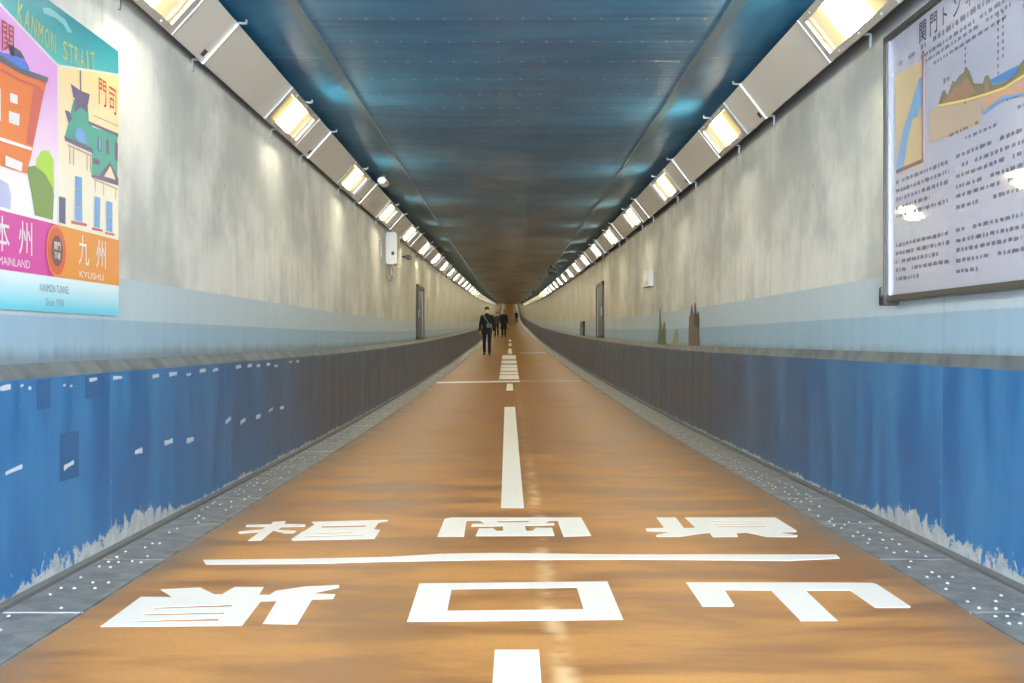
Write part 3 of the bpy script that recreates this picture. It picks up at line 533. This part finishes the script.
# ------------------------------------------------------------------ poster on the near wall
def on_left(off):
    return lambda d,h,l: (UL+.012+off*.0012,d,h)
pt=thing('wall_poster',(UL,5.16,1.119),'colourful illustrated poster with orange and magenta bands on the pale upper wall','poster')
PO=(UL,5.16,1.119)
def pp(name,loops_list,mat,off,parent=pt):
    first_=None
    for lp in loops_list:
        mb=MB(); mb.poly([lp],on_left(off)); o=mb.build(name,mat,parent,origin=PO); first_=first_ or o
    return first_
def word(name,mat,parent,f,o3,*a,**k):
    mb=MB(); put_text(mb,*a[:1],f,*a[1:],**k); return mb.build(name,mat,parent,origin=o3)
P0,P1,PC=4.36,5.96,5.162
mb=MB(); mb.box(UL+.001,UL+.012,P0,P1,1.119,2.433); mb.build('sheet','pwhite',pt,origin=PO)
hd=pp('header',[[(P0,2.3225),(PC,2.186),(P1,2.3225),(P1,2.433),(P0,2.433)]],'tealg',1)
pp('swoosh',SWOOSH,'swoosh',2,hd)
mb=MB()
for i,ch in enumerate('KANMON STRAIT'):
    if ch==' ': mb.build('title_word','gold',hd,origin=PO); mb=MB(); continue
    u=(i-6)/6; put_text(mb,ch,on_left(3),5.172+u*.415,2.262+.036*u*u,w=.015 if ch=='I' else .05,h=.082,rot=math.atan(.072*u/.405))
mb.build('title_word','gold',hd,origin=PO)
lp_=pp('shrine_picture',[[(P0,1.497),(PC-.008,1.497),(PC-.008,2.175),(P0,2.311)]],'pinkg',1)
for nm,da,mt,of in (('hill',HILL_LIGHT,'hill1',2),('hill',HILL_DARK,'hill2',3),('dome',SHRINE_DOME[:1],'dome',2),('dome_cap',SHRINE_DOME[1:],'slate',3),('gate_arch',SHRINE_ARCH,'lav',2),('gate_body',SHRINE_BODY,'shrine',4),('gate_shade',SHRINE_SHADE,'shade',5),('gate_window',SHRINE_WHITE,'pwhite',6),('gate_roof',SHRINE_ROOF,'slate',7)):
    da=[[(max(P0,p[0]),p[1]) for p in l] for l in da]; pp(nm,da,mt,of,lp_)
for ch,x in (('下',4.50),('関',4.64)): word('place_character','red',lp_,on_left(3),PO,ch,x,2.165,h=.12,bold=.01)
rp=pp('hall_picture',[[(PC+.008,1.497),(P1,1.497),(P1,2.311),(PC+.008,2.178)]],'creamg',1)
for nm,da,mt,of in (('roof',HALL_ROOF,'roof',2),('roof_edge',HALL_PURPLE,'purple',3),('gable',HALL_CREAM,'cream',4),('window',HALL_BLUE,'pblue',4),('sill',HALL_SILL,'sill',4),('moulding',HALL_LINES,'line',5),('door',HALL_DOOR,'navy',3)):
    pp(nm,da,mt,of,rp)
for ch,x,y in (('門',5.715,2.178),('司',5.862,2.168)): word('place_character','red',rp,on_left(4),PO,ch,x,y,h=.125,w=.105)
pp('magenta_band',[[(P0,1.27),(PC,1.27),(PC,1.495),(P0,1.495)]],'magenta',2)
pp('orange_band',[[(PC,1.27),(P1,1.27),(P1,1.495),(PC,1.495)]],'porange',2)
f=on_left(4)
for ch,x in (('本',4.586),('州',4.806),('九',5.466),('州',5.695)): word('band_character','pwhite',pt,f,PO,ch,x,1.407,w=.135,h=.135,bold=.004)
word('band_word','pwhite',pt,f,PO,'MAINLAND',4.70,1.304,w=.30,h=.032); word('band_word','pwhite',pt,f,PO,'KYUSHU',5.57,1.298,w=.32,h=.030)
def disc(c,r,n=28): return [(c[0]+r*math.cos(2*PI*i/n),c[1]+r*math.sin(2*PI*i/n)) for i in range(n)]
bd=pp('badge',[disc((5.133,1.381),.113)],'porange',5); pp('badge_ring',[disc((5.133,1.381),.103)],'ring',6,bd); pp('badge_centre',[disc((5.133,1.381),.066)],'brownc',7,bd)
word('badge_word','pwhite',bd,on_left(8),PO,'関門',5.133,1.402,h=.034,bold=.01); word('badge_word','pwhite',bd,on_left(8),PO,'海峡',5.133,1.360,h=.034,bold=.01)
ft=pp('footer',[[(P0,1.119),(P1,1.119),(P1,1.268),(P0,1.268)]],'aquag',2)
word('footer_line','greyt',ft,on_left(3),PO,'KANMON TUNNEL',5.12,1.218,w=.33,h=.032); word('footer_line','greyt',ft,on_left(3),PO,'Since 1958',5.12,1.160,w=.20,h=.03)

# ------------------------------------------------------------------ framed information board on the facing wall
XB=2.035
def on_right(off): return lambda d,h,l: (XB-.001-off*.0012,d,h)
def on_right_text(off): # reading direction runs towards smaller distance
    f=on_right(off); return lambda u,h,l: f(-u,h,l)
BO=(UR,5.2,1.205); bt=thing('information_board',BO,'large glossy information board with map and text in a dark metal frame','sign')
D0,D1,H0,H1=3.75,6.47,1.205,2.628
mb=MB(); mb.box(XB,UR-.004,D0+.02,D1-.02,H0+.02,H1-.02); mb.build('face','board',bt,origin=BO)
mb=MB()
mb.bbox(XB-.022,UR-.002,D0,D1,H1-.032,H1,.004); mb.bbox(XB-.022,UR-.002,D0,D1,H0,H0+.032,.004); mb.bbox(XB-.022,UR-.002,D1-.022,D1,H0,H1,.004); mb.bbox(XB-.022,UR-.002,D0,D0+.03,H0,H1,.004)
fr=mb.build('frame','dframe',bt,origin=BO)
mb=MB(); mb.bbox(XB-.012,XB+.002,D1-.068,D1-.022,H0+.032,H1-.032,.003); mb.build('edge_strip','alu',bt,origin=BO)
mb=MB(); mb.bbox(XB-.035,UR-.002,D1-.06,D1+.03,H0-.02,H0+.035,.004); mb.bbox(XB-.035,XB-.005,D1-.01,D1+.03,H0-.02,H0+.08,.004); mb.build('corner_clip','black',bt,origin=BO)
def pr(name,loops_list,mat,off,parent=bt):
    first_=None
    for lp in loops_list:
        mb=MB(); mb.poly([[(min(D1-.075,p[0]),p[1]) for p in lp]],on_right(off)); o=mb.build(name,mat,parent,origin=BO); first_=first_ or o
    return first_
mp=pr('map',MAP,'mapc',1); pr('river',RIVER,'river',2,mp)
mb=MB(); d0=5.89; mb.box(XB-.006,XB,d0,d0+.016,1.89,2.42); mb.box(XB-.006,XB,d0,6.30,1.875,1.892); mb.build('map_border','maroon',mp,origin=BO)
gp=pr('section_graph',GRAPH_EARTH,'earth',1)
for nm,da,mt,of in (('rock_layer',GRAPH_ORANGE,'gorange',2),('mountain',MOUNTAIN,'mount',2),('slope_shade',MOUNT_BROWN,'mbrown',3),('sea',GRAPH_SEA,'gsea',4),('road_line',GRAPH_YELLOW,'gyel',4),('tunnel_line',GRAPH_BLUE,'gblue',4)): pr(nm,da,mt,of,gp)
f=on_right_text(2)
for i,ch in enumerate('関門トンネル人道'): word('title_character','ink',bt,f,BO,ch,-(5.90-i*.150),2.517,h=.105 if ch in '関門人道' else .085,bold=.016)
mb=MB(); r=random.Random(11)
def row(da,db,h,cap,dens=.95,wmin=.02,wmax=.07):
    d=da
    while d>db:
        w=r.uniform(wmin,wmax); e=max(db,d-w)
        if r.random()<dens:
            # word drawn as a run of tiny strokes
            x=d
            while x-.012>e:
                a=r.uniform(.6,.95)*cap*.9; o_=r.uniform(-.08,.08)*cap
                mb.add([(XB-.0024,x,h-a/2+o_),(XB-.0024,x-.0055,h-a/2+o_),(XB-.0024,x-.0055,h+a/2+o_),(XB-.0024,x,h+a/2+o_)],[(0,1,2,3)]); x-=.009
        d=e-.012
row(5.93,4.0,2.443,.038); row(5.93,4.3,2.395,.024); row(5.90,4.2,2.362,.022); row(5.75,4.9,2.325,.02)
row(6.28,6.0,2.44,.03)
for h,e in ((1.827,5.54),(1.781,5.54),(1.736,5.54),(1.692,5.75),(1.647,5.54),(1.496,5.54),(1.453,5.54),(1.41,5.68),(1.365,5.54),(1.32,5.95)): row(6.31,e,h,.027)
for h,e in ((1.834,3.95),(1.786,3.95),(1.743,4.0),(1.695,4.55),(1.653,3.95),(1.602,4.5),(1.498,3.95),(1.45,3.95),(1.407,4.75),(1.36,3.95),(1.311,5.2)): row(5.46,e,h,.024)
for d,h0,h1 in ((5.36,2.06,2.3),(5.0,2.1,2.35),(4.95,2.15,2.35),(4.3,2.3,2.5)): 
    h=h1
    while h>h0: row(d,d-.03,h,.022,1); h-=.03
row(5.55,5.2,1.945,.02); row(5.35,5.0,1.90,.02); row(4.9,4.6,1.98,.02); row(4.8,4.5,1.93,.02); row(5.62,5.54,2.21,.03,1); row(4.75,4.62,2.32,.03,1)
mb.build('text_lines','ink',bt,origin=BO)

# ------------------------------------------------------------------ things fixed to the walls
def on(xw,d,h): return (xw,d,h)
BX=(UL,19.3,2.2); t=thing('equipment_box',BX,'white wall box with a dark dot and a cable loop, high under the strip lamps','box')
mb=MB(); mb.bbox(UL,UL+.17,18.95,19.55,2.20,2.71,.02); mb.build('housing','white',t,origin=BX)
mb=MB(); mb.bbox(UL+.09,UL+.135,18.935,18.952,2.34,2.40,.008); mb.build('lens','dark',t,origin=BX)
mb=MB(); mb.tube([(UL+.02,19.0,2.74),(UL+.02,19.0,2.15),(UL+.03,18.98,1.98),(UL+.07,18.97,1.93),(UL+.10,18.97,1.98),(UL+.10,18.97,2.2)],.012); mb.build('cable','bracket',t,origin=BX)
mb=MB(); mb.tube([(UL+.012,18.0,2.5),(UL+.012,18.0,2.24)],.02); tag(mb.build('wall_conduit','bracket',origin=(UL,18.0,2.24)),'short grey pipe on the wall just before the white box','pipe')
BX=(UL,21.9,2.55); t=thing('wall_camera',BX,'small dark camera on an arm below the lamps, just past the white box','camera')
mb=MB(); mb.tube([(UL,21.9,2.52),(UL+.12,21.85,2.52)],.018); mb.build('arm','black',t,origin=BX)
mb=MB(); mb.bbox(UL+.06,UL+.17,21.6,21.95,2.46,2.54,.02); mb.build('body','dark',t,origin=BX)
mb=MB(); mb.tube([(UL+.115,21.62,2.5),(UL+.115,21.57,2.5)],.03); mb.build('lens','black',t,origin=BX)
BX=(-1.55,14.8,3.0); t=thing('ceiling_camera',BX,'small pale camera under the blue ceiling edge near the fourth lamp','camera')
mb=MB(); mb.tube([(-1.55,14.8,3.03),(-1.55,14.8,2.97)],.02); mb.build('stem','bracket',t,origin=BX)
mb=MB(); mb.bbox(-1.60,-1.50,14.55,14.95,2.90,2.98,.02); mb.build('body','white',t,origin=BX)
def hatch(side,d0,d1,zb,zt,label):
    X=UL if side=='L' else UR; s=1 if side=='L' else -1; BX=(X,(d0+d1)/2,zb); t=thing('service_hatch',BX,label,'hatch','service hatches above the ledge')
    bx=lambda mb,a,b,y0,y1,z0,z1,mi=0: mb.bbox(min(X+s*a,X+s*b),max(X+s*a,X+s*b),y0,y1,z0,z1,.004,mi)
    mb=MB(); e=.09
    bx(mb,0,.05,d0,d0+e,zb,zt); bx(mb,0,.05,d1-e,d1,zb,zt); bx(mb,0,.05,d0,d1,zt-e,zt); bx(mb,0,.05,d0,d1,zb,zb+.05); mb.build('frame','brown',t,origin=BX)
    mb=MB(); bx(mb,.002,.02,d0+e,d1-e,zb+.05,zt-e); dr=mb.build('door','black',t,origin=BX)
    mb=MB(); bx(mb,.018,.03,d1-e-.22,d1-e,zb+.05,zt-e); mb.build('pale_stile','bracket',dr,origin=BX)
    mb=MB(); bx(mb,.02,.045,d0+.3,d0+.36,zb+.4*(zt-zb),zb+.55*(zt-zb)); mb.build('handle','steel',dr,origin=BX)
hatch('L',25.05,26.9,1.01,2.17,'tall dark hatch in the wall beyond the white box')
hatch('R',26.4,28.3,1.05,2.30,'tall dark hatch in the wall beyond the small white sign')
hatch('R',33.2,34.5,1.12,1.52,'low dark hatch beyond the tall one on the information board wall')
BX=(UR,17.75,1.8); t=thing('wall_sign',BX,'small white box sign on the bare grey wall opposite the equipment box','sign')
mb=MB(); mb.bbox(UR-.07,UR,17.4,18.1,1.80,2.03,.012); mb.build('housing','white',t,origin=BX)
mb=MB(); mb.bbox(UR-.076,UR-.068,17.5,18.0,1.86,1.98,.003); mb.build('face_plate','pwhite',t,origin=BX)
mb=MB(); mb.bbox(UR-.08,UR,17.38,18.12,1.785,1.805,.004); mb.build('lower_rim','steel',t,origin=BX)
# painted sea plants on the wall
def decal(name,loops,mat,label,extra=None):
    mb=MB(); 
    for lp in loops: mb.poly([lp],lambda d,h,l:(UR-.004,d,h))
    c=loops[0][0]; n=0
    if extra:
        for lp in extra[0]: mb.poly([lp],lambda d,h,l:(UR-.006,d,h),mi=1)
        mat=[mat,extra[1]]
    tag(mb.build(name,mat,origin=(UR,c[0],c[1])),label,'wall painting','painted sea plants above the ledge')
decal('painted_seaweed',WEED_RED,'weedred','tall rusty sea plant with two dark spikes painted above the ledge',(WEED_DARK,'weeddark'))
decal('painted_seaweed',WEED_GREEN,'weedgreen','dark green spiky sea plant painted above the ledge')
decal('painted_seaweed',WEED_YELLOW,'weedyel','low yellow-green sea plant painted between the two taller ones')
# loudspeakers hung along the ceiling
for i,(d,lab) in enumerate(((35.6,'nearest dark loudspeaker hanging from the ceiling'),(62,'second dark loudspeaker hanging from the ceiling'),(88,'third dark loudspeaker hanging from the ceiling, above the walkers'),(115,'farthest dark loudspeaker hanging from the ceiling'))):
    z=2.93+Z(d); x=1.22; BX=(x,d,z); t=thing('loudspeaker',BX,lab,'loudspeaker','loudspeakers along the ceiling')
    mb=MB(); mb.tube([(x,d,z+.095),(x,d,z)],.025); mb.build('stem','black',t,origin=BX)
    mb=MB(); mb.loft([(x,d,z-.20,.03,.03),(x,d,z-.12,.13,.11),(x,d,z-.04,.13,.11),(x,d,z+.02,.05,.05)],8); mb.build('body','dark',t,origin=BX)
    mb=MB(); mb.bbox(x-.09,x+.09,d-.13,d-.10,z-.15,z-.02,.01); mb.build('grille','black',t,origin=BX)
# tape scraps and touch-ups on the blue dado
for i,(d,h,w,hh) in enumerate(SCRAPS):
    lowrow=h<.6; mb=MB(); w=max(.03,min(w,.16)); q=.35 if i in (0,1,5,6,8) else .05
    r=random.Random(i); e=lambda:r.uniform(-.004,.004)
    lp=[(d-w/2,h-hh/2-q*hh+e()),(d-w*.1,h-hh*.55+e()),(d+w/2,h-hh/2+q*hh+e()),(d+w/2+e(),h+hh/2+q*hh+e()),(d,h+hh*.5+e()),(d-w/2+e(),h+hh/2-q*hh+e())]
    mb.poly([lp],lambda a,b,l:(XL+.003,a,b))
    rk=sorted([s[0] for s in SCRAPS if (s[1]<.6)==lowrow]).index(d)+1
    tag(mb.build('tape_scrap','scrap',origin=(XL,d,h)),f'{nth(rk)} torn white tape scrap from the near end, '+('lower' if lowrow else 'upper')+' row on the dado','tape scrap','torn tape scraps on the blue dado')
for (d,h,w,hh),lab in zip(PATCHES,('small dark blue touch-up under the ledge, nearer one, below the poster','square dark blue touch-up under the ledge past the poster','tall dark blue touch-up halfway down the dado')):
    mb=MB(); mb.poly([[(d-w/2,h-hh/2),(d+w/2,h-hh/2),(d+w/2,min(.84,h+hh/2)),(d-w/2,min(.84,h+hh/2))]],lambda a,b,l:(XL+.0015,a,b)); tag(mb.build('paint_patch','patch',origin=(XL,d,h)),lab,'paint patch','touch-up patches on the blue dado')

# ------------------------------------------------------------------ people (metres, facing -Y)
def remesh(mb,name,mat,parent,vox,sm=4):
    o=mb.build(name,mat,None,scale=1)
    a=o.modifiers.new('r','REMESH'); a.mode='VOXEL'; a.voxel_size=vox; b=o.modifiers.new('s','SMOOTH'); b.iterations=sm; b.factor=.5
    dg=bpy.context.evaluated_depsgraph_get(); dg.update(); me=bpy.data.meshes.new_from_object(o.evaluated_get(dg)); o.modifiers.clear(); o.data=me
    for p in me.polygons: p.use_smooth=True
    o.parent=parent; return o
def person(x,d,H,label,face,step,arms,style):
    k=H/1.72; root=thing('person',(x,d,Z(d)+.005),label,'person','people walking in the tunnel'); root.rotation_euler=(0,0,face); root.scale=(k,k,k)
    J={}
    for s,n in ((1,'l'),(-1,'r')):
        f=step*s
        J['hip'+n]=(.085*s,0,.90); J['knee'+n]=(.095*s,-.10*f-.02,.49); J['ank'+n]=(.095*s,-.20*f+.03+(.05 if f<0 else 0),.085+(.03 if f<0 else 0)); a=J['ank'+n]
        J['toe'+n]=(.105*s,a[1]-.15,.03 if f>=0 else .035)
        g=arms*-s
        J['sho'+n]=(.172*s,0,1.385); J['elb'+n]=(.235*s,-.06*g+.03,1.13); J['wri'+n]=(.245*s,-.16*g-.02,.88); 
    mb=MB()
    mb.loft([(0,0,.84,.10,.08),(0,0,.92,.155,.105),(0,0,1.06,.13,.09),(0,0,1.25,.155,.105),(0,0,1.38,.165,.09),(0,0,1.45,.09,.07)])
    mb.capsule((0,.005,1.42),(0,-.012,1.55),.055,.05)
    mb.ball((0,-.02,1.625),.072,.088,.112,seg=20,rings=14); mb.ball((0,-.045,1.565),.052,.06,.055)
    mb.ball((0,-.112,1.60),.013,.018,.022); mb.ball((0,-.104,1.565),.022,.010,.006)
    for s in (-1,1): mb.ball((.073*s,-.005,1.61),.012,.02,.03)
    for s,n in ((1,'l'),(-1,'r')):
        mb.capsule((.09*s,0,1.415),J['sho'+n],.05,.058); mb.capsule(J['sho'+n],J['elb'+n],.052,.04); mb.capsule(J['elb'+n],J['wri'+n],.04,.027)
        mb.capsule(J['hip'+n],J['knee'+n],.085,.056); mb.capsule(J['knee'+n],J['ank'+n],.055,.038); mb.capsule(J['ank'+n],J['toe'+n],.038,.03)
        w=Vector(J['wri'+n]); palm=w+Vector((0,-.008,-.075)); mb.capsule(w,palm,.024,.03)
        for i,(o,l) in enumerate(((-.028,.07),(-.010,.08),(.009,.075),(.027,.058))):
            b0=palm+Vector((0,o,-.015)); b1=b0+Vector((-.004*s,0,-l*.55)); b2=b1+Vector((-.018*s,0,-l*.5)); mb.capsule(b0,b1,.0085,.008,8); mb.capsule(b1,b2,.008,.007,8)
        t0=w+Vector((-.008*s,-.026,-.03)); t1=t0+Vector((-.012*s,-.022,-.035)); mb.capsule(t0,t1,.011,.009,8); mb.capsule(t1,t1+Vector((-.006*s,-.002,-.03)),.009,.008,8)
    remesh(mb,'body','skin',root,.0065,3)
    for s in (-1,1):
        e=MB(); e.ball((.03*s,-.098,1.632),.011,.008,.008,0,10,6); e.build('eye','eye',root,scale=1,smooth=True)
    h=MB(); h.ball((0,-.002,1.665),.081,.094,.088,seg=18,rings=12); h.ball((0,.03,1.61),.076,.068,.085)
    if style.get('long'): h.ball((0,.05,1.53),.075,.05,.10)
    for i in range(7): a=PI*(i/6); h.ball((.064*math.cos(a),-.062-.03*math.sin(a),1.688),.026,.022,.028)
    remesh(h,'hair','hair',root,.008,3)
    if style.get('mask'):
        m_=MB(); m_.ball((0,-.085,1.57),.056,.045,.045,seg=16,rings=10); remesh(m_,'face_mask','mask',root,.007,2)
    hem=style.get('hem',.80); j=MB()
    rings=[(0,0,1.46,.085,.075),(0,0,1.39,.165,.105),(0,-.005,1.25,.178,.128),(0,0,1.06,.172,.125),(0,0,.93,.185,.13),(0,0,hem,.19+(.80-hem)*.12,.135+(.80-hem)*.1)]
    j.loft(rings[::-1]); j.capsule((0,0,1.43),(0,0,1.47),.078,.072)
    for s,n in ((1,'l'),(-1,'r')):
        j.capsule((.10*s,0,1.40),J['sho'+n],.07,.068); j.capsule(J['sho'+n],J['elb'+n],.068,.058); j.capsule(J['elb'+n],Vector(J['wri'+n])+Vector((0,0,.015)),.060,.044)
    remesh(j,'coat' if hem<.7 else 'jacket',style['coat'],root,.012,4)
    tz=MB()
    tz.loft([(0,0,.80,.15,.115),(0,0,.90,.17,.12),(0,0,.98,.165,.115)])
    for s,n in ((1,'l'),(-1,'r')): tz.capsule(J['hip'+n],J['knee'+n],.098,.074); a=Vector(J['ank'+n]); tz.capsule(J['knee'+n],a+Vector((0,0,.03)),.074,.06)
    remesh(tz,'trousers','trouser',root,.012,4)
    for s,n in ((1,'l'),(-1,'r')):
        sh=MB(); a=Vector(J['ank'+n]); sh.capsule(a+Vector((0,.03,-.035)),a+Vector((0,-.04,-.03)),.046,.05); sh.capsule(a+Vector((0,-.04,-.035)),Vector(J['toe'+n])+Vector((0,-.01,.012)),.046,.040); sh.capsule(a+Vector((0,0,-.03)),a,.046,.05)
        sh.v=[(p[0],p[1],max(p[2],.0)) for p in sh.v]; remesh(sh,'shoe','shoe',root,.009,2)
    if style.get('bag'):
        b=MB(); pts=[(.13,-.02,1.46),(.10,-.135,1.38),(0,-.158,1.24),(-.08,-.155,1.12)]; b.tube([(-p[0],p[1],p[2]) for p in pts],.018,8); st=b.build('bag_strap','bag',root,scale=1,smooth=True)
        b=MB(); b.bbox(-.02,.17,-.215,-.14,.99,1.15,.025); b.build('bag','bag',root,scale=1)
    return root
person(-.88,47.0,1.69,'person in dark jacket and face mask walking closest, grey bag across the chest',0,1.0,1.0,dict(mask=True,bag=True,coat='coat',hem=.78))
person(-.43,90.0,1.82,'person in long black coat walking in front of the centre dashes',0,.5,.4,dict(coat='coat',hem=.50))
person(-.98,91.5,1.66,'person in dark olive jacket half hidden behind the masked walker',0,-.7,.6,dict(coat='grcoat',hem=.80,long=True))
person(1.10,190.0,1.68,'small distant dark-clothed person alone far up the slope',PI,.6,.6,dict(coat='coat',hem=.72))

# ------------------------------------------------------------------ camera, world, colour
cam=bpy.data.cameras.new('camera'); co=bpy.data.objects.new('camera',cam); C.objects.link(co)
co.location=(0,0,1.0*S); co.rotation_euler=(PI/2,0,0); cam.sensor_width=36; cam.lens=1200/1024*36; cam.shift_x=2.5/1024; cam.shift_y=-1.5/1024; cam.clip_end=500; cam.clip_start=.05
sc=bpy.context.scene; sc.camera=co
w=bpy.data.worlds.new('world'); sc.world=w; w.use_nodes=True; w.node_tree.nodes['Background'].inputs[0].default_value=(.02,.022,.025,1); w.node_tree.nodes['Background'].inputs[1].default_value=1
sc.view_settings.view_transform=VT; sc.view_settings.look='None'; sc.view_settings.exposure=EXPO
try:
    sc.cycles.use_denoising=True; sc.cycles.max_bounces=10; sc.cycles.diffuse_bounces=6; sc.cycles.glossy_bounces=4; sc.cycles.sample_clamp_indirect=8
except Exception: pass
